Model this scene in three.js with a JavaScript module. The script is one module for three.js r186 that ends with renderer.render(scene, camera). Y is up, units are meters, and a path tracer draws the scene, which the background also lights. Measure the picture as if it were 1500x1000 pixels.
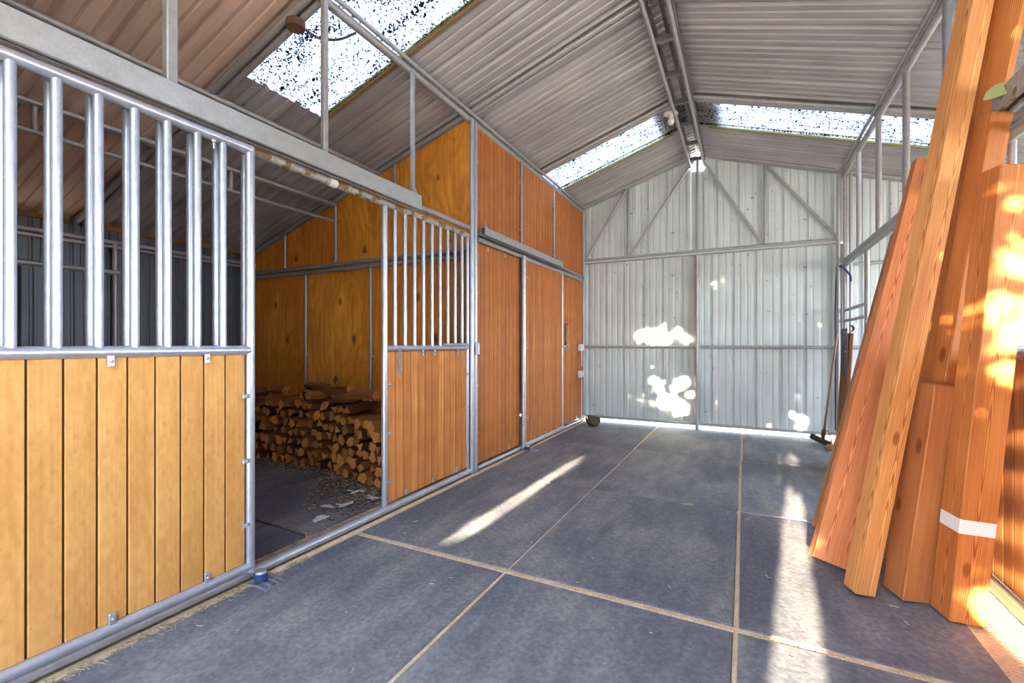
import * as THREE from 'three';
import { mergeGeometries } from 'three/addons/utils/BufferGeometryUtils.js';

// ---------------------------------------------------------------- camera, sky, sun, exposure
const scene = new THREE.Scene();
const camera = new THREE.PerspectiveCamera(2 * Math.atan(500 / 667) * 180 / Math.PI, 1.5, 0.05, 300);
camera.position.set(0, 1.35, 0);
camera.rotation.set(0, THREE.MathUtils.degToRad(27), 0);
camera.setViewOffset(1500, 1000, 0, -3.5, 1500, 1000);   // lens shift: horizon just below the middle
scene.add(camera);

const SUNX = 0.07, SUNY = 0.19;                            // sun rays: per metre into the barn, x drift and fall
{
  const W = 64, H = 32, d = new Float32Array(W * H * 4);   // clear sky: paler towards the horizon
  for (let y = 0; y < H; y++) {
    const el = Math.max(0, Math.sin(((y + 0.5) / H - 0.5) * Math.PI)), t = Math.pow(1 - el, 3);
    for (let x = 0; x < W; x++) {
      const i = (y * W + x) * 4;
      d[i] = 0.70 + 0.45 * t; d[i + 1] = 0.85 + 0.32 * t; d[i + 2] = 1.14 + 0.08 * t; d[i + 3] = 1;
    }
  }
  const sky = new THREE.DataTexture(d, W, H, THREE.RGBAFormat, THREE.FloatType);
  sky.mapping = THREE.EquirectangularReflectionMapping; sky.magFilter = THREE.LinearFilter; sky.needsUpdate = true;
  scene.background = sky; scene.environment = sky;
  scene.backgroundIntensity = 2.0; scene.environmentIntensity = 2.0;
}
const sun = new THREE.DirectionalLight(new THREE.Color().setRGB(1, 0.8, 0.55), 11);
sun.position.set(-SUNX * 40, SUNY * 40 + 1, 40 - 3); sun.target.position.set(0, 1, -3);
sun.castShadow = true; sun.shadow.radius = 0.5;
sun.shadow.mapSize.set(4096, 4096);
Object.assign(sun.shadow.camera, { left: -9, right: 9, top: 8, bottom: -3, near: 1, far: 70 });
scene.add(sun, sun.target);

const renderer = new THREE.WebGLRenderer({ antialias: true });
renderer.toneMapping = THREE.LinearToneMapping;
renderer.toneMappingExposure = 8.0;
renderer.shadowMap.enabled = true;

// ---------------------------------------------------------------- helpers
let seed = 7;
const rnd = () => { seed = (seed * 1664525 + 1013904223) >>> 0; return seed / 4294967296; };
const rr = (a, b) => a + (b - a) * rnd();
const V = (x, y, d) => new THREE.Vector3(x, y, -d);        // x right, y up, d depth into the barn
const lerp = (a, b, t) => a + (b - a) * t, clamp = (x, a = 0, b = 1) => Math.min(b, Math.max(a, x));
const smooth = (a, b, x) => { const t = clamp((x - a) / (b - a)); return t * t * (3 - 2 * t); };

const used = new Map();
function numbered(name) { const n = used.get(name) ?? 0; used.set(name, n + 1); return n ? name + '_' + String(n).padStart(3, '0') : name; }
function top(o, name, label, category, group, kind) {
  o.name = numbered(name); scene.add(o);
  if (label) o.userData.label = label;
  if (category) o.userData.category = category;
  if (group) o.userData.group = group;
  if (kind) o.userData.kind = kind;
  return o;
}
const thing = (name, label, category, at = [0, 0, 0], group) => { const g = new THREE.Group(); g.position.copy(V(...at)); return top(g, name, label, category, group); };
const structure = (name, label) => top(new THREE.Group(), name, label, null, null, 'structure');
function shade(m) { m.castShadow = true; m.receiveShadow = true; return m; }

class MB {                                                 // collects geometries of one part
  constructor() { this.g = []; }
  add(geo, m) { let q = geo.index ? geo.toNonIndexed() : geo.clone(); for (const k of Object.keys(q.attributes)) if (!['position', 'normal', 'uv'].includes(k)) q.deleteAttribute(k); if (m) q.applyMatrix4(m); this.g.push(q); return this; }
  tube(a, b, r, seg = 14) {
    const d = new THREE.Vector3().subVectors(b, a), L = d.length(), q = new THREE.CylinderGeometry(r, r, L, seg, 1);
    const uv = q.attributes.uv, o = rnd() * 5;
    for (let i = 0; i < uv.count; i++) uv.setXY(i, uv.getX(i) * 6.28 * r + o, uv.getY(i) * L + o);
    return this.add(q, new THREE.Matrix4().compose(a.clone().add(b).multiplyScalar(0.5), new THREE.Quaternion().setFromUnitVectors(new THREE.Vector3(0, 1, 0), d.normalize()), new THREE.Vector3(1, 1, 1)));
  }
  path(pts, r, seg = 8, n = 40) { return this.add(new THREE.TubeGeometry(new THREE.CatmullRomCurve3(pts), n, r, seg)); }
  box(c, s, b = 0.003, e) { const m = new THREE.Matrix4(); if (e) m.makeRotationFromEuler(e); m.setPosition(c); return this.add(cbox(s[0], s[1], s[2], b, rnd() * 3, rnd() * 3), m); }
  sphere(c, r, sx = 1, sy = 1, sz = 1) { return this.add(new THREE.SphereGeometry(r, 14, 10), new THREE.Matrix4().makeScale(sx, sy, sz).setPosition(c)); }
  build(name, mat, parent) {
    const m = shade(new THREE.Mesh(this.g.length > 1 ? mergeGeometries(this.g) : this.g[0], mat)); m.name = name;
    if (parent) { m.position.sub(parent.isGroup || parent.isMesh ? worldOf(parent) : new THREE.Vector3()); parent.add(m); }
    return m;
  }
}
function worldOf(o) { const v = new THREE.Vector3(); while (o && o !== scene) { v.add(o.position); o = o.parent; } return v; }
// bevelled box, uv in metres (v along y)
function cbox(w, h, d, b = 0.003, u0 = 0, v0 = 0) {
  const X = w / 2, Y = h / 2, Z = d / 2; b = Math.min(b, X * 0.9, Y * 0.9, Z * 0.9);
  const P = [], N = [], U = [];
  const tri = (a, c, e) => {
    const n = new THREE.Vector3().subVectors(c, a).cross(new THREE.Vector3().subVectors(e, a)).normalize();
    const mid = a.clone().add(c).add(e);
    let l = [a, c, e]; if (n.dot(mid) < 0) { l = [a, e, c]; n.negate(); }
    const ax = Math.abs(n.x), ay = Math.abs(n.y), az = Math.abs(n.z);
    for (const p of l) {
      P.push(p.x, p.y, p.z); N.push(n.x, n.y, n.z);
      if (ax >= ay && ax >= az) U.push(p.z + u0 + 0.19, p.y + v0); else if (az >= ay) U.push(p.x + u0, p.y + v0); else U.push(p.x + u0, p.z + v0);
    }
  };
  const quad = (a, c, e, f) => { tri(a, c, e); tri(a, e, f); };
  const p = (x, y, z) => new THREE.Vector3(x, y, z), x = X - b, y = Y - b, z = Z - b;
  for (const s of [-1, 1]) {
    quad(p(s * X, -y, -z), p(s * X, y, -z), p(s * X, y, z), p(s * X, -y, z));
    quad(p(-x, s * Y, -z), p(x, s * Y, -z), p(x, s * Y, z), p(-x, s * Y, z));
    quad(p(-x, -y, s * Z), p(x, -y, s * Z), p(x, y, s * Z), p(-x, y, s * Z));
    for (const t of [-1, 1]) {
      quad(p(s * X, t * y, -z), p(s * x, t * Y, -z), p(s * x, t * Y, z), p(s * X, t * y, z));
      quad(p(s * X, -y, t * z), p(s * x, -y, t * Z), p(s * x, y, t * Z), p(s * X, y, t * z));
      quad(p(-x, s * Y, t * z), p(-x, s * y, t * Z), p(x, s * y, t * Z), p(x, s * Y, t * z));
      for (const r of [-1, 1]) tri(p(s * X, t * y, r * z), p(s * x, t * Y, r * z), p(s * x, t * y, r * Z));
    }
  }
  const g = new THREE.BufferGeometry();
  g.setAttribute('position', new THREE.Float32BufferAttribute(P, 3)); g.setAttribute('normal', new THREE.Float32BufferAttribute(N, 3)); g.setAttribute('uv', new THREE.Float32BufferAttribute(U, 2));
  return g;
}
// ribbed metal sheet: across S, along L (unit vectors), ribs rise towards N; len(s) gives [start, end] along L
function sheet(o, S, L, N, width, len, phase = 0, opt = {}) {
  const { rib = 0.03, minor = 0.008, pitch = 0.305, th = 0.0025, wave = 0 } = opt, pts = [];
  const knots = new Set([0, width]);
  if (wave) { for (let i = 0; i <= Math.ceil(width / 0.012); i++) knots.add(Math.min(width, i * 0.012)); } else {
    for (let k = Math.floor(-phase / pitch) - 1; k * pitch + phase < width + pitch; k++) {
      const c = k * pitch + phase;
      for (const q of [-0.034, -0.014, 0.014, 0.034]) knots.add(c + q);
      for (const m of [pitch / 3, pitch * 2 / 3]) for (const q of [-0.018, -0.009, 0.009, 0.018]) knots.add(c + m + q);
    }
    for (const c of opt.cuts ?? []) knots.add(c);
  }
  const hOf = (s) => {
    if (wave) return wave * (0.5 - 0.5 * Math.cos(2 * Math.PI * (s - phase) / 0.075));
    const f = ((s - phase) / pitch % 1 + 1) % 1 * pitch, a = Math.min(f, pitch - f);
    if (a < 0.0341) return rib * clamp((0.034 - a) / 0.02);
    const m = Math.min(Math.abs(f - pitch / 3), Math.abs(f - pitch * 2 / 3));
    return m < 0.0181 ? minor * clamp((0.018 - m) / 0.009) : 0;
  };
  const ks = [...knots].filter((s) => s >= 0 && s <= width).sort((a, b) => a - b), P = [], U = [], I = [];
  const uo = opt.uv ?? [0, 0];
  for (const s of ks) {
    const [l0, l1] = len(s), h = hOf(s);
    for (const [l, e] of [[l0, 0], [l1, 0], [l0, th], [l1, th]]) {
      const v = o.clone().addScaledVector(S, s).addScaledVector(L, l).addScaledVector(N, h + e);
      P.push(v.x, v.y, v.z); U.push(s + uo[0], l + uo[1]);
    }
  }
  const q = (a, b, c, d) => I.push(a, b, c, a, c, d), n = ks.length;
  const flip = new THREE.Vector3().crossVectors(S, L).dot(N) > 0;
  const Q = (a, b, c, d) => flip ? q(a, b, c, d) : q(a, d, c, b);
  for (let i = 0; i + 1 < n; i++) {
    const a = i * 4, b = a + 4;
    Q(a, a + 1, b + 1, b); Q(a + 2, b + 2, b + 3, a + 3); Q(a, b, b + 2, a + 2); Q(a + 1, a + 3, b + 3, b + 1);
  }
  Q(0, 2, 3, 1); const e = (n - 1) * 4; Q(e, e + 1, e + 3, e + 2);
  let g = new THREE.BufferGeometry();
  g.setAttribute('position', new THREE.Float32BufferAttribute(P, 3)); g.setAttribute('uv', new THREE.Float32BufferAttribute(U, 2)); g.setIndex(I);
  g = g.toNonIndexed(); g.computeVertexNormals();
  return g;
}
function sheetPart(name, mat, parent, ...a) { return new MB().add(sheet(...a)).build(name, mat, parent); }

// ---------------------------------------------------------------- procedural textures
const hash = (x, y, s) => { let h = (x * 374761393 + y * 668265263 + s * 2147483647) | 0; h = Math.imul(h ^ (h >>> 13), 1274126177); h ^= h >>> 16; return (h >>> 0) / 4294967296; };
function vn(x, y, px, py, s) {                             // tiling value noise
  const x0 = Math.floor(x), y0 = Math.floor(y), fx = x - x0, fy = y - y0, sx = fx * fx * (3 - 2 * fx), sy = fy * fy * (3 - 2 * fy);
  const m = (a, p) => ((a % p) + p) % p, a = m(x0, px), b = m(x0 + 1, px), c = m(y0, py), d = m(y0 + 1, py);
  return lerp(lerp(hash(a, c, s), hash(b, c, s), sx), lerp(hash(a, d, s), hash(b, d, s), sx), sy);
}
function fbm(u, v, fx, fy, oct, s) { let r = 0, a = 0.5, t = 0; for (let o = 0; o < oct; o++) { r += a * vn(u * fx, v * fy, fx, fy, s + o); t += a; a *= 0.5; fx *= 2; fy *= 2; } return r / t; }
function tex(w, h, size, fn) {                             // fn(u, v) -> [r, g, b, bump], 0..1 sRGB
  const c = new Uint8Array(w * h * 4), b = new Uint8Array(w * h * 4);
  for (let y = 0; y < h; y++) for (let x = 0; x < w; x++) {
    const r = fn((x + 0.5) / w, (y + 0.5) / h), i = (y * w + x) * 4;
    for (let k = 0; k < 3; k++) { c[i + k] = clamp(r[k]) * 255; b[i + k] = clamp(r[3] ?? 0.5) * 255; }
    c[i + 3] = b[i + 3] = 255;
  }
  const mk = (d, srgb) => { const t = new THREE.DataTexture(d, w, h, THREE.RGBAFormat); t.wrapS = t.wrapT = THREE.RepeatWrapping; t.magFilter = THREE.LinearFilter; t.minFilter = THREE.LinearMipmapLinearFilter; t.generateMipmaps = true; if (srgb) t.colorSpace = THREE.SRGBColorSpace; t.repeat.set(1 / size[0], 1 / size[1]); t.needsUpdate = true; return t; };
  return { map: mk(c, true), bump: mk(b, false) };
}
const mix3 = (a, b, t) => [lerp(a[0], b[0], t), lerp(a[1], b[1], t), lerp(a[2], b[2], t)];

const T = {};
T.siding = tex(512, 1024, [0.6, 2.4], (u, v) => {
  const g = fbm(u, v, 90, 5, 3, 11), f = fbm(u, v, 14, 3, 3, 23), blot = fbm(u, v, 6, 20, 4, 31);
  const t = clamp(0.55 * g + 0.35 * f + 0.35 * blot - 0.18);
  return [...mix3([1.0, 0.83, 0.62], [0.66, 0.43, 0.22], t), 0.7 - 0.5 * g];
});
T.oriented = tex(512, 1024, [0.6, 2.4], (u, v) => {         // weathered face of the near door
  const g = fbm(u, v, 40, 60, 4, 12), f = fbm(u, v, 5, 6, 4, 26), st = fbm(u, v, 60, 4, 3, 33), dk = fbm(u, v, 30, 80, 2, 77);
  const t = clamp(0.4 * g + 0.55 * f + 0.3 * st - 0.22), spot = 0.05 * smooth(0.74, 0.86, dk);
  return [...mix3([1.0, 0.8, 0.52], [0.76, 0.51, 0.25], t).map((q) => q * (1 - spot)), 0.4 + 0.5 * g];
});
T.ply = tex(512, 1024, [1.22, 2.44], (u, v) => {
  const w = fbm(u, v, 4, 3, 3, 5), s = fbm(u, v, 70, 8, 3, 6), ring = 0.5 + 0.5 * Math.sin(2 * Math.PI * (u * 9 + 5 * w + 0.8 * fbm(u, v, 8, 10, 3, 8)));
  let kn = 0; for (let k = 0; k < 4; k++) { const dx = u - hash(k, 1, 3), dy = v - hash(k, 2, 3), r = Math.hypot(dx * 1.22, dy * 2.44 * 0.6) / (0.02 + 0.02 * hash(k, 3, 3)); kn = Math.max(kn, clamp(1.3 - r)); }
  const t = clamp(0.2 * Math.pow(ring, 3) + 0.5 * s + 0.5 * fbm(u, v, 9, 5, 4, 9) - 0.2);
  return [...mix3(mix3([1.0, 0.75, 0.40], [0.72, 0.43, 0.13], t), [0.2, 0.09, 0.03], kn * 0.6), 0.6 - 0.4 * s];
});
function lumber(flat, sd) {
  return tex(512, 1024, [0.4, 2.6], (u, v) => {
    let x = u * 0.4, warp = 0, kn = 0;
    for (let k = 0; k < 2; k++) {
      let dx = x - 0.4 * hash(k, 7, sd), dy = (v - hash(k, 8, sd)); dy -= Math.round(dy); dx -= 0.4 * Math.round(dx / 0.4);
      dy *= 2.6; const r = Math.hypot(dx, dy * 0.45), R = 0.012 + 0.008 * hash(k, 9, sd);
      warp += Math.sign(dx) * 0.012 * Math.exp(-(dx * dx) / 0.0012 - dy * dy / 0.006); kn = Math.max(kn, smooth(R * 1.25, R * 0.6, r));
    }
    const wob = 0.03 * fbm(u, v, 3, 4, 3, sd + 1) + 0.004 * fbm(u, v, 8, 20, 2, sd + 2);
    let ph;
    if (flat) { const c = ((u * 4) % 1) - 0.5, vv = Math.abs(((v * 2 + 0.3 * hash(Math.floor(u * 4), 0, sd)) % 1) - 0.5); ph = 16 * Math.sqrt(c * c * 1.6 + vv * vv * 0.35 + 0.01) + wob * 60; }
    else ph = (x + wob + warp) / 0.0075;
    const ring = Math.pow(0.5 + 0.5 * Math.sin(2 * Math.PI * ph), 2.2), fine = fbm(u, v, 120, 6, 3, sd + 3), big = fbm(u, v, 4, 5, 4, sd + 5);
    const t = clamp(0.62 * ring + 0.35 * fine + 0.55 * big - 0.32);
    return [...mix3(mix3([1.0, 0.84, 0.64], [0.64, 0.38, 0.19], t), [0.5, 0.27, 0.12], kn * 0.6), 0.6 - 0.35 * ring + 0.2 * fine];
  });
}
T.lumberA = lumber(false, 40); T.lumberB = lumber(true, 60);
T.mat = tex(1024, 1024, [2.6, 2.6], (u, v) => {
  const big = fbm(u, v, 4, 4, 5, 51), fine = fbm(u, v, 160, 160, 2, 52), str = fbm(u, v, 30, 8, 4, 53), sp = hash(Math.floor(u * 1024), Math.floor(v * 1024), 9);
  const dust = clamp(2.6 * (0.62 * big + 0.38 * str) - 0.92), fleck = sp > 0.9992 ? 0.4 : 0;
  const base = 0.8 + 0.25 * (fine - 0.5);
  const c = mix3([0.49, 0.515, 0.565], [0.77, 0.755, 0.735], dust * 0.85);
  return [...c.map((q) => q * base + fleck), 0.3 * fine + 0.3 * str + 0.4 * fbm(u, v, 60, 60, 2, 57)];
});
T.sand = tex(512, 512, [0.5, 0.5], (u, v) => { const f = fbm(u, v, 60, 60, 3, 61), b = fbm(u, v, 5, 5, 3, 62); return [...mix3([0.68, 0.60, 0.50], [0.95, 0.89, 0.80], clamp(0.7 * f + 0.4 * b)), f]; });
T.galv = tex(512, 512, [0.35, 0.35], (u, v) => { const a = vn(u * 40, v * 40, 40, 40, 71), b = fbm(u, v, 8, 8, 4, 72), q = 0.86 + 0.05 * a + 0.12 * (b - 0.5); return [q, q, q * 1.01, a]; });
T.dirtyPipe = tex(512, 512, [0.3, 0.6], (u, v) => { const b = fbm(u, v, 6, 12, 5, 75), k = smooth(0.5, 0.62, b), q = 0.75 + 0.2 * fbm(u, v, 40, 40, 2, 76); return [...mix3([q, q, q], [q * 0.8, q * 0.66, q * 0.46], k), 0.5]; });
T.roof = tex(512, 1024, [1.83, 3.2], (u, v) => { const st = fbm(u, v, 40, 3, 4, 81), b = fbm(u, v, 5, 5, 5, 82), q = 0.82 + 0.1 * (st - 0.5) + 0.2 * (b - 0.5); return [q, q * 0.98, q * 0.97, 0.5]; });
T.white = tex(512, 1024, [1.83, 3.0], (u, v) => { const st = fbm(u, v, 30, 3, 4, 91), b = fbm(u, v, 6, 8, 4, 92), n = fbm(u, v, 34, 52, 3, 93), sp = 0.3 * smooth(0.84, 0.88, n); const q = 0.92 + 0.08 * (st - 0.5) + 0.1 * (b - 0.5) - sp; return [q * 0.985, q, q * 0.99, 0.5]; });
T.sky = tex(1024, 1024, [0.77, 1.6], (u, v) => {             // leaf litter and grime lying on the translucent sheet
  const band = fbm(u, v, 10, 2, 2, 101), n = fbm(u, v, 96, 150, 2, 102), w = fbm(u, v, 7, 12, 3, 103);
  const k = smooth(0.63, 0.70, n + 0.34 * (band - 0.5) + 0.22 * (w - 0.5)), f = fbm(u, v, 9, 9, 4, 105);
  const edge = Math.max(smooth(0.045, 0.0, u + 0.02 * f), smooth(0.955, 1.0, u - 0.02 * f));
  return [...mix3(mix3([0.97, 0.98, 1.0].map((q) => q - 0.12 * f), [0.06, 0.06, 0.055], k), [0.32, 0.3, 0.06], edge * 0.9), 0.5];
});

// ---------------------------------------------------------------- materials
const lin = (r, g, b) => new THREE.Color().setRGB(r, g, b);
const std = (color, roughness, t, o = {}) => new THREE.MeshStandardMaterial({ color, roughness, map: t?.map ?? null, bumpMap: t && o.bumpScale ? t.bump : null, ...o });
const M = {
  doorBoard: std(lin(0.74, 0.71, 0.60), 0.75, T.oriented, { bumpScale: 0.0012 }),
  doorBoard2: std(lin(0.68, 0.64, 0.53), 0.75, T.oriented, { bumpScale: 0.0012 }),
  panelBoard: std(lin(0.84, 0.58, 0.34), 0.7, T.siding, { bumpScale: 0.001 }),
  panelBoard2: std(lin(0.72, 0.48, 0.26), 0.7, T.siding, { bumpScale: 0.001 }),
  tackBoard: std(lin(0.64, 0.38, 0.18), 0.62, T.siding, { bumpScale: 0.001 }),
  tackBoard2: std(lin(0.56, 0.32, 0.15), 0.62, T.siding, { bumpScale: 0.001 }),
  groove: std(lin(0.10, 0.055, 0.028), 0.9),
  ply: std(lin(1, 0.86, 0.5), 0.6, T.ply, { bumpScale: 0.0008 }),
  plyDark: std(lin(0.86, 0.66, 0.36), 0.6, T.ply, { bumpScale: 0.0008 }),
  galv: std(lin(0.62, 0.68, 0.79), 0.36, T.galv, { metalness: 0.7 }),
  galvOld: std(lin(0.50, 0.51, 0.52), 0.5, T.galv, { metalness: 0.5 }),
  track: std(lin(0.62, 0.66, 0.66), 0.4, T.galv, { metalness: 0.6 }),
  pipeDirty: std(lin(0.6, 0.6, 0.58), 0.5, T.dirtyPipe, { metalness: 0.35 }),
  roof: std(lin(0.60, 0.62, 0.66), 0.5, T.roof, { metalness: 0.25, side: THREE.DoubleSide }),
  roofWarmLit: std(lin(0.96, 0.74, 0.62), 0.5, T.roof, { metalness: 0.1, side: THREE.DoubleSide }),  // roof metal made paler and warmer: bounced entrance light put into the colour
  ridge: std(lin(0.24, 0.25, 0.26), 0.45, T.roof, { metalness: 0.4, side: THREE.DoubleSide }),
  white: std(lin(0.68, 0.75, 0.79), 0.5, T.white, { side: THREE.DoubleSide }),
  shadedMetal: std(lin(0.12, 0.14, 0.18), 0.5, T.white, { metalness: 0.4, side: THREE.DoubleSide }),  // darker copy of the white sheets, with stall shade put into the colour
  mat: std(lin(0.94, 0.96, 1.0), 0.72, T.mat, { bumpScale: 0.003 }),
  matB: std(lin(0.84, 0.86, 0.91), 0.72, T.mat, { bumpScale: 0.003 }),
  sand: std(lin(1, 0.95, 0.86), 0.95, T.sand, { bumpScale: 0.006 }),
  soil: std(lin(0.26, 0.2, 0.15), 0.95, T.sand, { bumpScale: 0.006 }),
  brownTrim: std(lin(0.22, 0.12, 0.045), 0.7),
  olive: std(lin(0.22, 0.21, 0.05), 0.8),
  blue: std(lin(0.015, 0.05, 0.16), 0.5),
  darkMetal: std(lin(0.06, 0.06, 0.065), 0.5, null, { metalness: 0.3 }),
  rust: std(lin(0.12, 0.065, 0.04), 0.8),
  plastic: std(lin(0.62, 0.66, 0.66), 0.4),
  porcelain: std(lin(0.75, 0.72, 0.7), 0.3),
  stone: std(lin(0.15, 0.15, 0.155), 0.9, T.sand, { bumpScale: 0.01 }),
  stoneTan: std(lin(0.6, 0.46, 0.3), 0.9, T.sand, { bumpScale: 0.01 }),
  paint: std(lin(0.8, 0.8, 0.79), 0.6),
  leaf: new THREE.MeshPhysicalMaterial({ color: lin(0.42, 0.46, 0.2), roughness: 0.9, side: THREE.DoubleSide }),
  foliage: new THREE.MeshPhysicalMaterial({ color: lin(0.09, 0.13, 0.04), roughness: 0.85, side: THREE.DoubleSide }),
  bark: std(lin(0.11, 0.08, 0.06), 0.95),
  skylight: new THREE.MeshPhysicalMaterial({ color: lin(0.64, 0.65, 0.66), roughness: 1, map: T.sky.map, transmission: 0.75, thickness: 0, side: THREE.DoubleSide, specularIntensity: 0.3 }),
  chip: std(lin(0.42, 0.33, 0.22), 0.9),
  paper: std(lin(0.72, 0.74, 0.78), 0.8),
  handle: std(lin(0.26, 0.17, 0.12), 0.7),
  brownBoard: std(lin(0.30, 0.19, 0.13), 0.75, T.siding, { bumpScale: 0.001 }),
  log: new THREE.MeshStandardMaterial({ vertexColors: true, roughness: 0.9, map: T.siding.map }),
  strap: std(lin(0.45, 0.33, 0.14), 0.8),
};
const lum = (r, g, b, t) => std(lin(r, g, b), 0.62, t, { bumpScale: 0.0012 });

// ================================================================ THE BUILDING
const XL = -2.56, XR = 1.24, XRIDGE = -0.66, YRIDGE = 4.4, SL = 0.32, XW = -6.2, XE = 4.88, DB = 7.85, DF = 0.3;
const roofY = (x) => YRIDGE - SL * Math.abs(x - XRIDGE);

// ---- ground and floor
{
  const g = structure('floor', 'sandy floor laid with dark rubber stable mats');
  new MB().box(V((XW + XE) / 2, -0.07, 2.97), [XE - XW, 0.1, 9.96], 0.002).build('sand_bed', M.sand, g);
  const mat = (x0, x1, d0, d1, m, jit = 0.016) => {
    const x = (x0 + x1) / 2 + rr(-jit, jit) * 0.4, d = (d0 + d1) / 2 + rr(-jit, jit) * 0.4;
    const q = shade(new THREE.Mesh(cbox(x1 - x0 - 0.012 - rnd() * jit, d1 - d0 - 0.012 - rnd() * jit, 0.019, 0.004, rnd() * 7, rnd() * 7), m));
    q.name = 'rubber_mat'; q.rotation.set(-Math.PI / 2, 0, rr(-0.0025, 0.0025)); q.position.copy(V(x, -0.0095, d)); g.add(q);
  };
  const xs = [[-2.46, -1.262], [-1.262, -0.03], [-0.03, 0.965]];
  const ds = [[-1.26, 0.57], [0.57, 2.387], [2.419, 4.11], [4.11, 5.95], [5.95, 7.79]];
  for (const [x0, x1] of xs) for (const [d0, d1] of ds) mat(x0, x1, d0, d1, rnd() < 0.5 ? M.mat : M.matB);
  mat(0.972, 1.19, -1.26, 0.57, M.mat); mat(0.972, 1.19, 0.57, 2.4, M.mat);
  for (const [x0, x1] of [[-6.14, -4.98], [-4.98, -3.86], [-3.86, -2.74]]) for (const [d0, d1] of [[0.42, 2.22], [2.22, 4.0]]) mat(x0, x1, d0, d1, rnd() < 0.5 ? M.mat : M.matB);
  // sand swept into the joints, a touch below the mats
  const js = new MB();
  js.box(V(-0.75, -0.011, 2.4025), [3.42, 0.016, 0.042], 0.004).box(V(-2.5, -0.012, 3.4), [0.05, 0.016, 8.6], 0.004);
  for (const x of [-1.262, -0.03]) js.box(V(x, -0.013, 3.2), [0.03, 0.014, 9], 0.002);
  for (const d of [0.57, 4.11, 5.95]) js.box(V(-0.75, -0.013, d), [3.42, 0.014, 0.03], 0.002);
  js.build('joint_sand', M.sand, g);
}
{
  const q = top(new THREE.Group(), 'ground', 'dry sandy yard around the barn', null, null, 'structure');
  new MB().box(V(0, -0.16, 0), [120, 0.1, 120], 0.01).build('yard', M.sand, q);
}

// ---- roof: ribbed sheets with translucent strips
const ceil = structure('ceiling', 'ribbed metal barn roof with translucent strips');
{
  const cosA = 1 / Math.hypot(1, SL), sinA = SL * cosA;
  const skyD = [[2.25, 3.02], [5.97, 6.76]];
  for (const side of [-1, 1]) {
    const L = new THREE.Vector3(side * cosA, -sinA, 0), N = new THREE.Vector3(side * sinA, cosA, 0), S = new THREE.Vector3(0, 0, -1);
    const end = ((side < 0 ? XRIDGE - XW + 0.15 : XE + 0.15 - XRIDGE)) / cosA, skyEnd = 2.97 / cosA;
    const o = (d) => V(XRIDGE, YRIDGE, d);
    const put = (d0, d1, l0, l1, m, n, lift = 0) => sheetPart(n, m, ceil, o(d0).addScaledVector(N, lift), S, L, N, d1 - d0, () => [l0, l1], ((-d0) % 0.305 + 0.305) % 0.305, { uv: n === 'skylight_sheet' ? [0, rnd()] : [d0, rnd() * 3], rib: 0.036, minor: 0.014 });
    const cuts = [-2.0, -1.2, -0.35, 0.53, 1.4, 2.25, 3.02, 4.0, 4.98, 5.97, 6.76, 7.97];
    for (let i = 0; i + 1 < cuts.length; i++) {
      const a = cuts[i], b = cuts[i + 1], sk = skyD.some((s) => s[0] === a);
      if (sk) { put(a - 0.015, b + 0.02, 0.02, skyEnd, M.skylight, 'skylight_sheet', 0.004); put(a - 0.02, b + 0.02, skyEnd - 0.1, end, M.roof, 'roof_sheet', -0.002); }
      else put(a, b, 0.02, end, side < 0 && b < 2.3 ? M.roofWarmLit : M.roof, 'roof_sheet');
    }
    // ridge cap half, above the sheets
    new MB().box(V(XRIDGE + side * 0.2, roofY(XRIDGE + 0.2) + 0.055, 2.98), [0.42, 0.006, 10.02], 0.001, new THREE.Euler(0, 0, -side * Math.atan(SL))).build('ridge_cap', M.ridge, ceil);
    // edge flashings of the translucent strips
    for (const [a, b] of skyD) for (const [d, m] of [[b + 0.012, side < 0 && a < 3 ? M.brownTrim : M.olive], [a - 0.012, M.brownTrim]]) {
      const mid = o(d).addScaledVector(L, skyEnd / 2 + 0.1).addScaledVector(N, -0.012);
      new MB().box(mid, [skyEnd - 0.3, 0.016, 0.03], 0.002, new THREE.Euler(0, 0, -side * Math.atan(SL))).build('edge_flashing', m, ceil);
    }
  }
}

// ---- steel frame
function pipes(name, label, category, mat, segs, r = 0.03, part = 'pipe') {
  const g = thing(name, label, category);
  if (segs.length === 1) { scene.remove(g); used.set(name, used.get(name) - 1); const m = new MB().tube(segs[0][0], segs[0][1], segs[0][2] ?? r).build('', mat); return top(m, name, label, category); }
  for (const s of segs) new MB().tube(s[0], s[1], s[2] ?? r).build(s[3] ?? part, mat, g);
  return g;
}
const under = (x, o = 0.035) => roofY(x) - o;
const rafterNames = ['close to the yard end', 'beside the leaf littered skylight and junction box', 'over the plywood stall partition', 'beside the far translucent strip', 'on top of the white end wall'];
[0.28, 2.18, 4.06, 5.9, 7.78].forEach((d, i) => {
  const segs = [];
  for (const q of [-0.036, 0.036]) {
    segs.push([V(XRIDGE - 0.08, under(XRIDGE - 0.08, 0.04), d + q), V(XL, under(XL, 0.04), d + q)]);
    segs.push([V(XL, under(XL, 0.04), d + q), V(XW + 0.05, under(XW + 0.05, 0.04), d + q)]);
    segs.push([V(XRIDGE + 0.08, under(XRIDGE + 0.08, 0.04), d + q), V(XE - 0.05, under(XE - 0.05, 0.04), d + q)]);
  }
  pipes('roof_rafter', 'paired steel tube roof rafter ' + rafterNames[i], 'rafter', M.galvOld, segs, 0.027, 'tube');
});
pipes('eave_beam', 'long steel tube under the roof above the wooden stall fronts', 'beam', M.galvOld, [[V(XL, 3.70, -2.0), V(XL, 3.70, DB - 0.1)], [V(XL + 0.05, 3.735, -2.0), V(XL + 0.05, 3.735, DB - 0.1), 0.018]], 0.032, 'tube');
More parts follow.
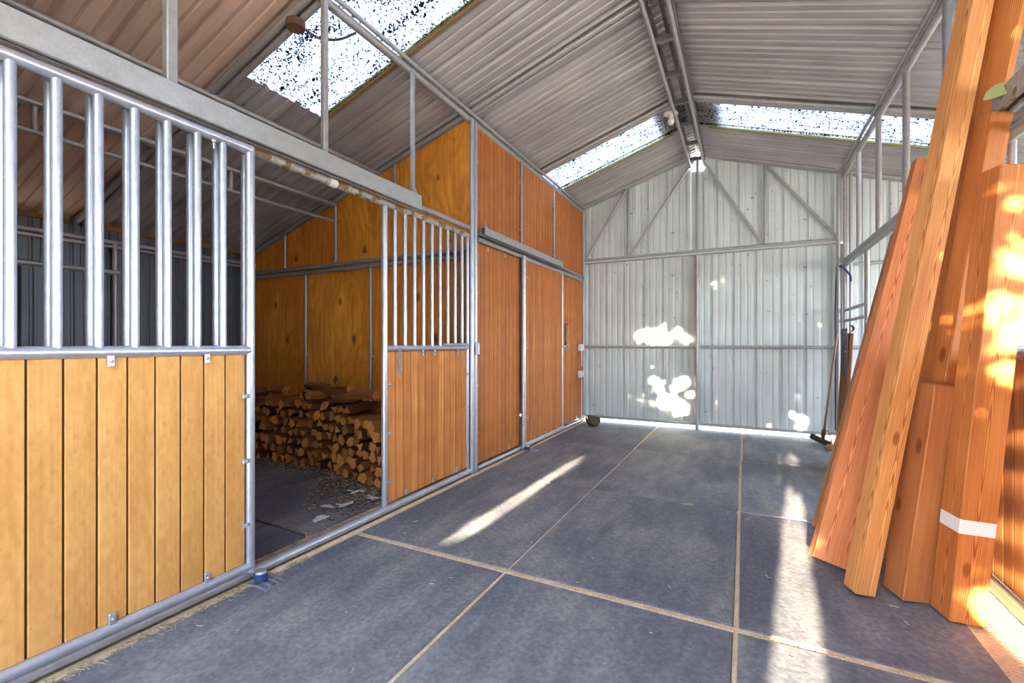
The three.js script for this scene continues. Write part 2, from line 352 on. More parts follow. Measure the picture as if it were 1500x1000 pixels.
pipes('eave_beam', 'long steel tube under the roof above the leaning lumber', 'beam', M.galvOld, [[V(XR, 3.70, -2.0), V(XR, 3.70, DB - 0.1)], [V(XR - 0.05, 3.735, -2.0), V(XR - 0.05, 3.735, DB - 0.1), 0.018]], 0.03, 'tube');
{ // ridge beam: two chords with zigzag bracing
  const g = thing('ridge_beam', 'braced steel ridge beam running under the roof peak', 'beam');
  for (const s of [-1, 1]) {
    new MB().box(V(XRIDGE + s * 0.1, 4.30, 2.9), [0.035, 0.09, 9.8], 0.004).build('chord', M.ridge, g);
    new MB().tube(V(XRIDGE + s * 0.1, 4.18, -0.3), V(XRIDGE + s * 0.1, 4.18, 7.8), 0.02).build('lower_chord', M.galvOld, g);
    let k = 0;
    for (let d = -0.2; d < 7.6; d += 0.32, k++) new MB().tube(V(XRIDGE + s * 0.1, k % 2 ? 4.18 : 4.27, d), V(XRIDGE + s * 0.1, k % 2 ? 4.27 : 4.18, d + 0.32), 0.011, 8).build('brace', M.ridge, g);
  }
  for (let d = 0.1; d < 7.8; d += 0.62) new MB().box(V(XRIDGE, 4.2, d), [0.2, 0.05, 0.05], 0.003).build('cross_plate', M.ridge, g);
}
pipes('purlin', 'single steel tube under the stall roof beside the skylight end', 'purlin', M.galvOld, [[V(-3.8, under(-3.8, 0.06), 0.3), V(-3.8, under(-3.8, 0.06), 4.03)]], 0.024);
{ // truss purlin over the stall
  const g = thing('truss_purlin', 'steel tube purlin with lower chord hanging over the open stall', 'purlin');
  const y = roofY(-4.52) - 0.07;
  for (const s of [-0.03, 0.03]) new MB().tube(V(-4.52 + s, y - Math.abs(s), 0.32), V(-4.52 + s, y - Math.abs(s), 4.02), 0.021).build('top_chord', M.galvOld, g);
  new MB().tube(V(-4.52, y - 0.23, 0.32), V(-4.52, y - 0.23, 4.02), 0.018).build('lower_chord', M.galvOld, g);
  for (const d of [0.95, 1.35, 2.75]) new MB().tube(V(-4.52, y, d), V(-4.52, y - 0.23, d), 0.018).build('strut', M.galvOld, g);
  for (const d of [2.18]) new MB().sphere(V(-4.52, y - 0.02, d), 0.05, 1, 0.8, 1.2).build('clamp', M.galvOld, g);
}

// ---- outer walls
const UP = new THREE.Vector3(0, 1, 0);
{
  const g = structure('wall_left', 'shaded ribbed metal wall at the back of the open stall');
  const S = new THREE.Vector3(0, 0, -1), N = new THREE.Vector3(-1, 0, 0);
  sheetPart('wall_sheet', M.shadedMetal, g, V(XW, 0, DF), S, UP, N, 2.2, () => [2.1, roofY(XW) - 0.02], 0.1);
  sheetPart('wall_sheet', M.shadedMetal, g, V(XW + 0.03, 0, DF), S, UP, N, 2.19, () => [0.02, 2.1], 0.2);
  for (const [a, b] of [[2.485, 3.43], [3.43, 4.34], [4.34, 5.26], [5.26, 6.17], [6.17, 7.09], [7.09, 7.9]]) sheetPart('wall_sheet', M.shadedMetal, g, V(XW, 0, a), S, UP, N, b - a + 0.04, () => [0, roofY(XW) - 0.02], 0.12, { uv: [a, 0] });
  new MB().tube(V(XW + 0.05, 2.46, DF), V(XW + 0.05, 2.46, 7.8), 0.026).build('eave_tube', M.galvOld, g);
  new MB().box(V(XW - 0.01, roofY(XW) + 0.005, 4.1), [0.05, 0.09, 7.7], 0.003).build('eave_closure', M.brownTrim, g);
  new MB().tube(V(XW + 0.06, 2.41, DF), V(XW + 0.06, 2.41, 7.8), 0.018).build('eave_tube', M.galvOld, g);
  new MB().box(V(XW + 0.005, 1.06, 2.5), [0.085, 2.12, 0.05], 0.004).build('leak_filler', M.shadedMetal, g);  // added filler box that stops sunlight leaking between the offset sheets
  new MB().tube(V(XW + 0.07, 2.13, DF), V(XW + 0.07, 2.13, 2.5), 0.028).build('door_header', M.galvOld, g);
  new MB().tube(V(XW + 0.06, 1.30, DF), V(XW + 0.06, 1.30, 4.0), 0.024).build('girt', M.galvOld, g);
  new MB().tube(V(XW + 0.06, 0, 2.47), V(XW + 0.06, 2.45, 2.47), 0.024).build('post', M.galvOld, g);
}
{
  const g = structure('wall_right', 'low ribbed metal outer wall of the lumber side, open above');
  const S = new THREE.Vector3(0, 0, -1), N = new THREE.Vector3(1, 0, 0);
  for (let a = DF; a < 7.85; a += 0.915) sheetPart('wall_sheet', M.white, g, V(XE, 0, a), S, UP, N, Math.min(0.915, 7.9 - a), () => [0, 1.2], 0.12);
  for (const d of [0.3, 2.18, 4.06, 5.9, 7.78]) new MB().tube(V(XE - 0.05, 0, d), V(XE - 0.05, roofY(XE) - 0.06, d), 0.03).build('post', M.galvOld, g);
}
{
  const g = structure('wall_front', 'ribbed metal end walls either side of the open barn entrance');
  const S = new THREE.Vector3(1, 0, 0), N = new THREE.Vector3(0, 0, 1);
  for (const [a, b] of [[XW, -5.3], [-5.3, -4.4], [-4.4, -3.5], [-3.5, XL - 0.02], [XR + 0.02, 2.15], [2.15, 3.06], [3.06, 3.97], [3.97, XE]]) sheetPart('wall_sheet', M.white, g, V(a, 0, DF), S, UP, N, b - a, (s) => [0, roofY(a + s) - 0.03], 0.12);
  for (const [x, n] of [[XL - 0.03, -1], [XR + 0.03, 1]]) for (const [a, b] of [[-2.0, -1.24], [-1.24, -0.47], [-0.47, DF]]) sheetPart('wall_sheet', M.white, g, V(x, 0, a), new THREE.Vector3(0, 0, -1), UP, new THREE.Vector3(n, 0, 0), b - a, () => [0, roofY(x) - 0.03], 0.12);
}
// ---- white end wall with its sliding doors
{
  const g = structure('wall_back', 'white ribbed metal gable end wall with tube bracing');
  const S = new THREE.Vector3(1, 0, 0), N = new THREE.Vector3(0, 0, -1);
  const D = DB;
  for (const [a, b] of [[XL - 0.02, -1.62], [-1.62, -0.76], [-0.76, -0.56], [-0.56, 0.34], [0.34, XR + 0.04]]) sheetPart('gable_sheet', M.white, g, V(a, 0, D), S, UP, N, b - a, (s) => [2.78, b - a < 0.3 ? 4.12 : roofY(a + s) - 0.03], 0.16, { cuts: [0.01, b - a - 0.01], uv: [a, 0] });
  for (const [a, b] of [[XR + 0.04, 2.12], [2.12, 3.03], [3.03, 3.94], [3.94, XE]]) sheetPart('wall_sheet', M.white, g, V(a, 0, D), S, UP, N, b - a, (s) => [0.0, roofY(a + s) - 0.03], 0.16, { uv: [a, 0] });
  for (let a = XW; a < XL - 0.05; a += 0.91) sheetPart('wall_sheet', M.white, g, V(a, 0, D), S, UP, N, Math.min(0.91, XL - 0.02 - a), (s) => [0.0, roofY(a + s) - 0.03], 0.16);
  const tb = (n, x0, y0, x1, y1, r = 0.022, d = D - 0.05) => new MB().tube(V(x0, y0, d), V(x1, y1, d), r).build(n, M.galvOld, g);
  tb('truss_chord', XL + 0.03, 2.82, XR - 0.05, 2.82, 0.026, D - 0.06); tb('truss_chord', XL + 0.03, 2.77, XR - 0.05, 2.77, 0.016, D - 0.06);
  tb('king_post', XRIDGE, 2.82, XRIDGE, 4.3, 0.024);
  tb('strut', -1.75, 2.82, -1.75, 3.98); tb('strut', 0.28, 2.82, 0.28, 4.02);
  tb('diagonal', XL + 0.06, 2.85, -1.78, 3.98); tb('diagonal', -1.72, 2.85, XRIDGE - 0.06, 4.27); tb('diagonal', XRIDGE + 0.08, 4.25, 0.25, 2.85); tb('diagonal', 0.32, 4.0, XR - 0.08, 2.86);
  for (const y of [2.46, 1.3]) tb('girt', XR + 0.06, y, XE, y, 0.024);
  tb('corner_post', XL + 0.02, 0, XL + 0.02, 3.75, 0.024, D - 0.07);
}
function backDoor(n, label, x0, x1, ph) {
  const g = structure('door_' + n, label);
  const S = new THREE.Vector3(1, 0, 0), N = new THREE.Vector3(0, 0, -1), D = DB - 0.03, w = (x1 - x0) / 2;
  for (let k = 0; k < 2; k++) sheetPart('door_sheet', M.white, g, V(x0 + k * w, 0, D + k * 0.004), S, UP, N, w + (k ? 0 : 0.03), () => [0.06, 2.77], ph, { uv: [x0 + k * w, 0.7] });
  const t = (nm, a, b, r = 0.023) => new MB().tube(a, b, r).build(nm, M.galvOld, g), d = D - 0.028;
  t('bottom_rail', V(x0, 0.075, d), V(x1, 0.075, d)); t('middle_rail', V(x0, 1.3, d), V(x1, 1.3, d)); t('stile', V(x0 + 0.015, 0.055, d), V(x0 + 0.015, 2.76, d)); t('stile', V(x1 - 0.015, 0.055, d), V(x1 - 0.015, 2.76, d));
}
backDoor(1, 'white ribbed metal sliding door between wooden tack room and centre post', -2.56, -0.672, 0.1);
backDoor(2, 'white ribbed metal sliding door beside the broom and lumber side', -0.648, 1.24, 0.18);
pipes('door_post', 'steel post where the two white sliding doors meet', 'post', M.galvOld, [[V(XRIDGE, 0.0, DB - 0.13), V(XRIDGE, 2.74, DB - 0.13)]], 0.026);

// ---- grooved wooden siding: backing sheet plus single boards
const boardGeo = new Map();
function board(w, h) { const k = w.toFixed(3) + 'x' + h.toFixed(3); if (!boardGeo.has(k)) boardGeo.set(k, [0, 1, 2, 3].map((i) => cbox(w, h, 0.014, 0.0035, i * 0.143 + rnd(), rnd() * 2.4))); const l = boardGeo.get(k); return l[Math.floor(rnd() * l.length)]; }
// plane x = X facing +x (face = 1) or -x (face = -1), between depths d0..d1 and heights y0..y1 (y1 may be a function of nothing here)
function boards(parent, X, face, d0, d1, y0, y1, mats, pitch = 0.1025, backing = true) {
  const base = worldOf(parent), n = Math.max(1, Math.round((d1 - d0) / pitch)), p = (d1 - d0) / n;
  if (backing) new MB().box(V(X - face * 0.012, (y0 + y1) / 2, (d0 + d1) / 2), [0.01, y1 - y0, d1 - d0], 0.001).build('backing', M.groove, parent);
  for (let i = 0; i < n; i++) {
    const m = shade(new THREE.Mesh(board(+(p - 0.007).toFixed(3), +(y1 - y0).toFixed(3)), mats[Math.floor(rnd() * mats.length)]));
    m.name = 'board'; m.rotation.y = face > 0 ? Math.PI / 2 : -Math.PI / 2; m.position.copy(V(X, (y0 + y1) / 2, d0 + (i + 0.5) * p)).sub(base); parent.add(m);
  }
}
function clips(parent, X, face, list) { for (const [d, y, vert] of list) new MB().box(V(X + face * 0.016, y, d), vert ? [0.012, 0.05, 0.026] : [0.012, 0.024, 0.045], 0.003).build('clip', M.galv, parent), new MB().sphere(V(X + face * 0.024, y, d), 0.008).build('bolt', M.galvOld, parent.children.at(-1)); }

// ---- open sliding stall door (near left)
{
  const X = XL + 0.085, d0 = 0.36, d1 = 1.612;
  const g = thing('stall_door', 'open sliding stall door with tan grooved boards and steel bars', 'door', [X, 0, (d0 + d1) / 2]);
  boards(g, X, 1, d0 + 0.03, d1 - 0.03, 0.13, 1.29, [M.doorBoard, M.doorBoard2], 0.104);
  const t = (n, a, b, r) => new MB().tube(a, b, r, 18).build(n, M.galv, g);
  t('rail', V(X, 0.105, d0), V(X, 0.105, d1), 0.026); t('rail', V(X, 1.315, d0), V(X, 1.315, d1), 0.026); t('rail', V(X, 2.44, d0), V(X, 2.44, d1), 0.027);
  t('stile', V(X, 0.075, d1), V(X, 2.455, d1), 0.025); t('stile', V(X, 0.075, d0), V(X, 2.455, d0), 0.025);
  for (const d of [0.41, 0.542, 0.673, 0.804, 0.937, 1.068, 1.2, 1.335, 1.462]) t('bar', V(X, 1.33, d), V(X, 2.425, d), 0.0185);
  clips(g, X, 1, [[0.975, 1.275, 1], [1.375, 1.275, 1], [0.98, 0.15, 1], [1.375, 0.15, 1], [d1 - 0.03, 1.06], [d1 - 0.03, 0.70], [d1 - 0.03, 0.345]]);
  new MB().tube(V(X + 0.03, 2.405, 1.4), V(X + 0.03, 2.36, 1.4), 0.006).sphere(V(X + 0.03, 2.40, 1.4), 0.012).build('bolt', M.galv, g);
}
// ---- fixed front behind the door
function frontPanel(name, label, d0, d1, X, bars, mats) {
  const g = thing(name, label, 'stall front', [X, 0, (d0 + d1) / 2]);
  boards(g, X, 1, d0 + 0.025, d1 - 0.025, 0.07, 1.285, mats, 0.1);
  const t = (n, a, b, r, m = M.galv) => new MB().tube(a, b, r, 16).build(n, m, g);
  t('rail', V(X, 1.315, d0), V(X, 1.315, d1), 0.025); t('stile', V(X, 0.03, d0), V(X, 2.45, d0), 0.025); t('stile', V(X, 0.03, d1), V(X, 2.45, d1), 0.02);
  for (const d of bars) t('bar', V(X, 1.33, d), V(X, 2.45, d), 0.018);
  return g;
}
frontPanel('stall_front_panel', 'fixed barred stall front half hidden behind the open sliding door', 0.33, 1.66, XL - 0.04, [0.42, 0.553, 0.687, 0.822, 0.957, 1.092, 1.227, 1.368, 1.498], [M.doorBoard]);
{
  const g = frontPanel('stall_front_panel', 'fixed stall front with narrow orange boards, bars and hanging chain', 2.78, 4.0, XL, [2.90, 3.025, 3.15, 3.275, 3.40, 3.525, 3.65, 3.775, 3.9], [M.panelBoard, M.panelBoard2]);
  clips(g, XL, 1, [[2.81, 1.02], [2.81, 0.63], [2.81, 0.24], [3.97, 1.04], [3.97, 0.7], [3.97, 0.36], [3.02, 0.1, 1], [3.40, 0.1, 1], [3.78, 0.1, 1], [3.25, 1.27, 1], [3.42, 1.27, 1], [3.8, 1.27, 1]]);
  new MB().tube(V(XL + 0.04, 1.345, 3.58), V(XL + 0.04, 1.345, 3.97), 0.013).tube(V(XL + 0.04, 1.345, 3.58), V(XL + 0.01, 1.345, 3.58), 0.01).build('slide_latch', M.galv, g);
}
{
  const g = thing('chain', 'short steel chain hanging on the orange boarded stall front', 'chain', [XL + 0.035, 1.3, 2.92]);
  for (let k = 0; k < 8; k++) { const q = new THREE.TorusGeometry(0.014, 0.0042, 6, 12), m = new THREE.Matrix4().makeRotationY(k % 2 ? 0.3 : Math.PI / 2 + 0.3); m.setPosition(V(XL + 0.035, 1.295 - k * 0.023, 2.92)); q.scale(1, 1.25, 1); new MB().add(q, m).build('link', M.galvOld, g); }
  new MB().tube(V(XL + 0.035, 1.12, 2.92), V(XL + 0.035, 1.06, 2.92), 0.006, 8).build('snap_hook', M.galvOld, g);
}
pipes('sill_pipe', 'galvanized floor pipe along the foot of the open stall', 'pipe', M.galv, [[V(XL + 0.015, 0.03, 0.3), V(XL + 0.015, 0.03, 4.02)]], 0.03);
pipes('sill_pipe', 'galvanized floor pipe along the foot of the tack room', 'pipe', M.galv, [[V(XL + 0.02, 0.025, 4.16), V(XL + 0.02, 0.025, DB - 0.08)]], 0.024);
const stained = pipes('header_pipe', 'rust stained header pipe above the stall doorway', 'pipe', M.pipeDirty, [[V(XL, 2.475, 0.3), V(XL, 2.475, 4.03)]], 0.028);
{ const w = new MB().tube(V(XL, 2.475, 2.23), V(XL, 2.475, 2.29), 0.031).build('tape_wrap', M.paint, stained); w.userData.label = 'white tape wrap'; }
pipes('header_pipe', 'upper grey pipe between door track end and double post', 'pipe', M.galvOld, [[V(XL, 2.56, 0.3), V(XL, 2.56, 4.03)]], 0.026);
function boxTrack(label, X, d0, d1, y, h, hangers) {
  const g = thing('door_track', label, 'door track', [X, y, (d0 + d1) / 2]);
  const mid = (d0 + d1) / 2, L = d1 - d0;
  new MB().box(V(X, y + h / 2, mid), [0.062, 0.006, L], 0.001).box(V(X + 0.03, y, mid), [0.005, h, L], 0.001).box(V(X - 0.03, y, mid), [0.005, h, L], 0.001)
    .box(V(X + 0.021, y - h / 2, mid), [0.018, 0.005, L], 0.001).box(V(X - 0.021, y - h / 2, mid), [0.018, 0.005, L], 0.001).build('rail_box', M.track, g);
  new MB().box(V(X, y, d1), [0.066, h + 0.004, 0.012], 0.002).build('end_cap', M.track, g);
  for (const q of hangers) {
    const s = new THREE.Shape([new THREE.Vector2(0, 0), new THREE.Vector2(0.07, 0), new THREE.Vector2(0, 0.09)]), e = new THREE.ExtrudeGeometry(s, { depth: 0.006, bevelEnabled: false });
    const m = new THREE.Matrix4().makeRotationY(Math.PI / 2); m.setPosition(V(X - 0.02, y + h / 2, q)); new MB().add(e, m).build('gusset', M.galvOld, g);
  }
  return g;
}
boxTrack('galvanized box track above the open sliding stall door', XL + 0.085, 0.25, 3.1, 2.55, 0.115, [3.06]);
boxTrack('short galvanized box track across the tack room front', XL + 0.085, 4.17, 6.5, 2.55, 0.075, [4.25, 6.45]);
for (const [d, w, s] of [[0.58, 0.05, 'at the outer end of the stall'], [1.24, 0.05, 'above the bars of the open stall door'], [2.17, 0.04, 'crossing in front of the large skylight'], [3.09, 0.035, 'in front of the knotty plywood']]) {
  const m = new MB().box(V(XL + 0.03, (3.70 + 2.6) / 2, d), [w, 3.70 - 2.6, w], 0.006).build('', M.galvOld); top(m, 'track_hanger', 'upright steel track hanger ' + s, 'hanger');
}
pipes('stall_post', 'doubled steel post between open stall and tack room', 'post', M.galv, [[V(XL + 0.03, 0, 4.045), V(XL + 0.03, 3.69, 4.045)], [V(XL + 0.035, 0, 4.105), V(XL + 0.035, 3.69, 4.105), 0.022]], 0.026);
{
  const g = thing('post_bracket', 'pale steel latch bracket on the doubled post', 'bracket', [XL + 0.07, 1.31, 4.09]);
  new MB().box(V(XL + 0.072, 1.3, 4.085), [0.02, 0.13, 0.075], 0.005).build('plate', M.galv, g);
  new MB().tube(V(XL + 0.085, 1.35, 4.085), V(XL + 0.085, 1.25, 4.085), 0.012).build('pin', M.galv, g);
}
// ---- plywood partition inside the stall
{
  const g = structure('wall_partition', 'varnished plywood partition between stall and tack room');
  const D = 4.09, py = (x0, x1, y0, f, m) => {
    const s = new THREE.Shape(); s.moveTo(x0, y0); s.lineTo(x1, y0); s.lineTo(x1, f(x1)); s.lineTo(x0, f(x0)); s.closePath();
    const e = new THREE.ExtrudeGeometry(s, { depth: 0.016, bevelEnabled: false }), mm = new THREE.Matrix4().makeTranslation(0, 0, -D); return new MB().add(e, mm).build('plywood_sheet', m, g);
  };
  const flat = () => 2.29, rf = (x) => roofY(x) - 0.03;
  for (const [a, b, m] of [[XW + 0.002, -5.07, M.plyDark], [-5.06, -3.95, M.ply], [-3.94, XL - 0.02, M.plyDark]]) py(a, b, 0.02, flat, m);
  for (const [a, b, m] of [[XW + 0.002, -5.47, M.plyDark], [-5.46, -4.53, M.plyDark], [-4.52, -3.58, M.ply], [-3.57, XL - 0.02, M.ply]]) py(a, b, 2.30, rf, m);
  const t = (n, x0, y0, x1, y1, r, d = D - 0.05) => new MB().tube(V(x0, y0, d), V(x1, y1, d), r).build(n, M.galvOld, g);
  t('rail', XW + 0.05, 2.27, XL - 0.05, 2.27, 0.026); t('rail', XW + 0.05, 2.335, XL - 0.05, 2.335, 0.026);
  for (const [x, y0, y1] of [[-5.06, 0, 2.25], [-3.94, 0, 2.25], [-5.46, 2.35, roofY(-5.46) - 0.07], [-4.52, 2.35, roofY(-4.52) - 0.07], [-3.57, 2.35, roofY(-3.57) - 0.07]]) t('upright', x, y0, x, y1, 0.019, D - 0.045);
  for (const [x, y] of [[-5.06, 1.2], [-5.06, 1.9], [-3.94, 1.2], [-3.94, 1.9], [-4.52, 2.9], [-5.46, 2.6], [-3.57, 2.9]]) new MB().box(V(x, y, D - 0.03), [0.07, 0.022, 0.018], 0.004).build('clip', M.galv, g);
}
{
  const g = structure('wall_stall_end', 'plywood wall closing the near end of the open stall');
  for (let k = 0; k < 3; k++) new MB().box(V(XW + 0.63 + k * 1.2, 1.15, 0.36), [1.19, 2.28, 0.016], 0.002).build('plywood_sheet', M.ply, g);
}
// ---- tack room front
{
  const g = structure('wall_tack_room', 'brown grooved wooden front of the tack room');
  const tm = [M.tackBoard, M.tackBoard2];
  boards(g, XL, 1, 4.15, 5.23, 0.06, 2.44, tm); boards(g, XL, 1, 6.61, DB - 0.05, 0.06, 2.44, tm);
  boards(g, XL, 1, 4.15, 5.24, 2.56, 3.68, tm); boards(g, XL, 1, 5.26, 6.36, 2.56, 3.68, tm); boards(g, XL, 1, 6.38, DB - 0.05, 2.56, 3.68, tm);
  for (const [y, q] of [[2.47, 0.026], [2.535, 0.02]]) new MB().tube(V(XL + 0.02, y, 4.16), V(XL + 0.02, y, DB - 0.08), q).build('header_pipe', M.galvOld, g);
  for (const d of [5.25, 6.37]) new MB().tube(V(XL + 0.02, 2.55, d), V(XL + 0.02, 3.68, d), 0.018).build('upright', M.galvOld, g);
  new MB().tube(V(XL + 0.02, 0.05, 6.6), V(XL + 0.02, 2.45, 6.6), 0.016).build('upright', M.galvOld, g);
  clips(g, XL, 1, [[4.17, 3.3], [4.17, 2.9], [4.17, 2.3], [4.17, 1.9], [4.17, 0.4], [4.17, 0.9], [5.22, 3.4], [5.22, 2.8], [5.28, 3.2], [6.34, 3.4], [6.40, 2.8], [6.40, 3.2], [4.5, 0.1, 1], [4.9, 0.1, 1], [4.4, 2.4, 1], [4.8, 2.4, 1], [6.9, 0.1, 1], [7.4, 0.1, 1]]);
}
{
  const X = XL + 0.07, g = thing('tack_room_door', 'brown grooved sliding door of the tack room', 'door', [X, 0, 5.92]);
  boards(g, X, 1, 5.27, 6.56, 0.09, 2.42, [M.tackBoard, M.tackBoard2]);
  const t = (n, a, b, r) => new MB().tube(a, b, r).build(n, M.galv, g);
  t('stile', V(X - 0.01, 0.03, 5.235), V(X - 0.01, 2.47, 5.235), 0.03); t('stile', V(X + 0.005, 0.03, 6.58), V(X + 0.005, 2.44, 6.58), 0.016);
  t('rail', V(X, 0.07, 5.25), V(X, 0.07, 6.58), 0.02); t('rail', V(X, 2.44, 5.25), V(X, 2.44, 6.58), 0.02);
  new MB().tube(V(X + 0.01, 1.31, 6.53), V(X + 0.07, 1.31, 6.53), 0.012).tube(V(X + 0.06, 1.31, 6.58), V(X + 0.06, 1.31, 6.42), 0.014).build('latch_handle', M.galv, g);
  clips(g, X, 1, [[5.29, 2.2], [5.29, 1.3], [5.29, 0.4], [5.5, 0.1, 1], [5.9, 0.1, 1], [6.3, 0.1, 1]]);
}
function outlet(label, y) {
  const g = thing('junction_box', label, 'electrical box', [XL + 0.05, y, 7.5]);
  new MB().box(V(XL + 0.045, y, 7.55), [0.06, 0.115, 0.17], 0.008).build('box', M.plastic, g);
  new MB().box(V(XL + 0.079, y, 7.52), [0.008, 0.1, 0.075], 0.003).build('cover', M.plastic, g);
  new MB().tube(V(XL + 0.04, y - 0.05, 7.62), V(XL + 0.04, y > 1 ? 0.95 : 0.08, 7.62), 0.011, 8).build('conduit', M.plastic, g);
}
outlet('pale grey electrical box beside the white wall girt', 1.29);
outlet('lower pale grey outlet box near the white wall corner', 0.83);
{
  const g = thing('halter_strap', 'braided tan strap hanging from a hook on the brown boards', 'strap', [XL + 0.04, 1.66, 6.88]);
  new MB().path([V(XL + 0.01, 1.66, 6.88), V(XL + 0.05, 1.66, 6.88), V(XL + 0.055, 1.68, 6.88)], 0.008).build('hook', M.darkMetal, g);
  const b = new MB(); for (let k = 0; k < 2; k++) b.path(Array.from({ length: 14 }, (_, i) => V(XL + 0.045 + 0.014 * Math.sin(i * 1.3 + k * 3.14), 1.65 - i * 0.024, 6.88 + 0.02 * Math.cos(i * 1.3 + k * 3.14))), 0.011, 6, 60);
  b.build('braid', M.strap, g);
  new MB().add(new THREE.TorusGeometry(0.035, 0.008, 8, 18), new THREE.Matrix4().makeRotationY(1.2).setPosition(V(XL + 0.05, 1.3, 6.88))).build('ring', M.galvOld, g);
}
function guide(label, d) {
  const g = thing('door_guide', label, 'door guide', [XL + 0.15, 0.005, d]), b = new MB();
  for (const q of [-0.055, -0.012, 0.031, 0.06]) b.box(V(XL + 0.16, 0.006, d + q), [0.16, 0.005, 0.016], 0.001);
  b.box(V(XL + 0.085, 0.006, d), [0.02, 0.005, 0.13], 0.001).box(V(XL + 0.235, 0.006, d), [0.02, 0.005, 0.13], 0.001).build('slotted_plate', M.galv, g);
  new MB().add(new THREE.CylinderGeometry(0.035, 0.035, 0.04, 20), new THREE.Matrix4().setPosition(V(XL + 0.11, 0.03, d))).build('roller', M.blue, g);
  new MB().add(new THREE.CylinderGeometry(0.028, 0.032, 0.012, 20), new THREE.Matrix4().setPosition(V(XL + 0.11, 0.056, d))).build('washer', M.galvOld, g);
}
guide('slotted floor plate with blue roller at the open stall door corner', 1.66);
guide('slotted floor plate with blue roller at the tack room door', 5.24);

// ---- lumber side frame
pipes('side_post', 'steel post pair in the corner by the blue strap', 'post', M.galvOld, [[V(XR, 0, DB - 0.17), V(XR, 3.69, DB - 0.17)], [V(XR - 0.07, 0, DB - 0.16), V(XR - 0.07, 3.69, DB - 0.16)], [V(XR + 0.06, 0, DB - 0.2), V(XR + 0.06, 3.69, DB - 0.2), 0.02]], 0.024);
pipes('side_post', 'tall steel post hidden partly by the leaning lumber', 'post', M.galv, [[V(XR, 0, 4.12), V(XR, 3.69, 4.12)]], 0.03);
pipes('side_rail', 'double steel rail sloping behind the leaning lumber at head height', 'rail', M.galvOld, [[V(XR, 2.50, 0.3), V(XR, 2.50, DB - 0.15)], [V(XR - 0.01, 2.425, 0.3), V(XR - 0.01, 2.425, DB - 0.15)]], 0.028, 'tube');
[[6.83, 'nearest the white end wall'], [5.92, 'in front of the white translucent strip'], [5.02, 'half hidden by the longest leaning beam']].forEach(([d, s]) => pipes('frame_stud', 'upright steel stud above the double rail, ' + s, 'stud', M.galvOld, [[V(XR, 2.53, d), V(XR, 3.68, d)]], 0.026));
[[6.41, 'beside the rusty boards'], [5.3, 'behind the pink board']].forEach(([d, s]) => pipes('frame_stud', 'upright steel stud below the double rail, ' + s, 'stud', M.galvOld, [[V(XR, 0, d), V(XR, 2.40, d)]], 0.026));
pipes('cross_rail', 'upper of two short steel rungs beside the blue strap', 'rung', M.galvOld, [[V(XR, 1.81, 6.43), V(XR, 1.81, DB - 0.15)]], 0.02);
pipes('cross_rail', 'lower of two short steel rungs beside the blue strap', 'rung', M.galvOld, [[V(XR, 1.665, 6.43), V(XR, 1.665, DB - 0.15)]], 0.02);
pipes('cross_rail', 'short steel rung behind the pink leaning board', 'rung', M.galvOld, [[V(XR, 1.85, 4.15), V(XR, 1.85, 5.28)]], 0.02);
{
  const g = thing('tie_strap', 'blue strap knotted round the corner post', 'strap', [XR - 0.03, 2.35, DB - 0.15]);
  new MB().add(new THREE.TorusGeometry(0.05, 0.016, 8, 20), new THREE.Matrix4().makeRotationX(Math.PI / 2).setPosition(V(XR - 0.035, 2.42, DB - 0.13))).build('loop', M.blue, g);
  new MB().path([V(XR - 0.03, 2.42, DB - 0.19), V(XR, 2.36, DB - 0.22), V(XR + 0.05, 2.28, DB - 0.23), V(XR + 0.06, 2.2, DB - 0.23)], 0.013).build('tail', M.blue, g);
  new MB().path([V(XR - 0.09, 2.4, DB - 0.15), V(XR - 0.105, 2.0, DB - 0.145), V(XR - 0.105, 1.0, DB - 0.145), V(XR - 0.105, 0.15, DB - 0.145)], 0.008).build('cord', M.blue, g);
}
{
  const X = XR, g = thing('low_stall_front', 'low grooved orange wooden stall front behind the leaning lumber', 'stall front', [X, 0, 2.2]);
  boards(g, X, -1, 0.35, 4.08, 0.07, 1.27, [M.panelBoard, M.tackBoard], 0.1025);
  new MB().tube(V(X, 1.295, 0.32), V(X, 1.295, 4.1), 0.024).build('rail', M.pipeDirty, g);
  new MB().box(V(X - 0.02, 0.03, 2.2), [0.045, 0.06, 3.76], 0.004).build('sill', M.chip, g);
  for (let k = 0; k < 14; k++) { const d = 0.45 + k * 0.26; new MB().tube(V(X + 0.01, 1.31, d), V(X + 0.01, 2.41, d), 0.018).build('bar', M.galv, g); }
}
{
  const X = XR - 0.08, g = boxTrack('weathered box track above the low orange stall front', X, 0.2, 3.2, 2.56, 0.1, []);
  g.children[0].material = M.pipeDirty;
}
{
  const s = new THREE.Shape(); s.moveTo(0, 0); s.bezierCurveTo(0.05, 0.05, 0.12, 0.05, 0.2, 0); s.bezierCurveTo(0.12, -0.05, 0.05, -0.045, 0, 0);
  const e = new THREE.ExtrudeGeometry(s, { depth: 0.002, bevelEnabled: false, curveSegments: 10 }), p = e.attributes.position;
  for (let i = 0; i < p.count; i++) p.setZ(i, p.getZ(i) + 0.35 * p.getY(i) * Math.sign(p.getY(i)) - 0.8 * Math.pow(p.getX(i) - 0.1, 2));
  e.computeVertexNormals();
  const m = new MB().add(e, new THREE.Matrix4().makeRotationFromEuler(new THREE.Euler(-0.5, 0.2, 0.62)).setPosition(V(XR - 0.2, 2.54, 3.02))).build('', M.leaf); top(m, 'dry_leaf', 'dry pale green leaf lying on the weathered box track', 'leaf');
}

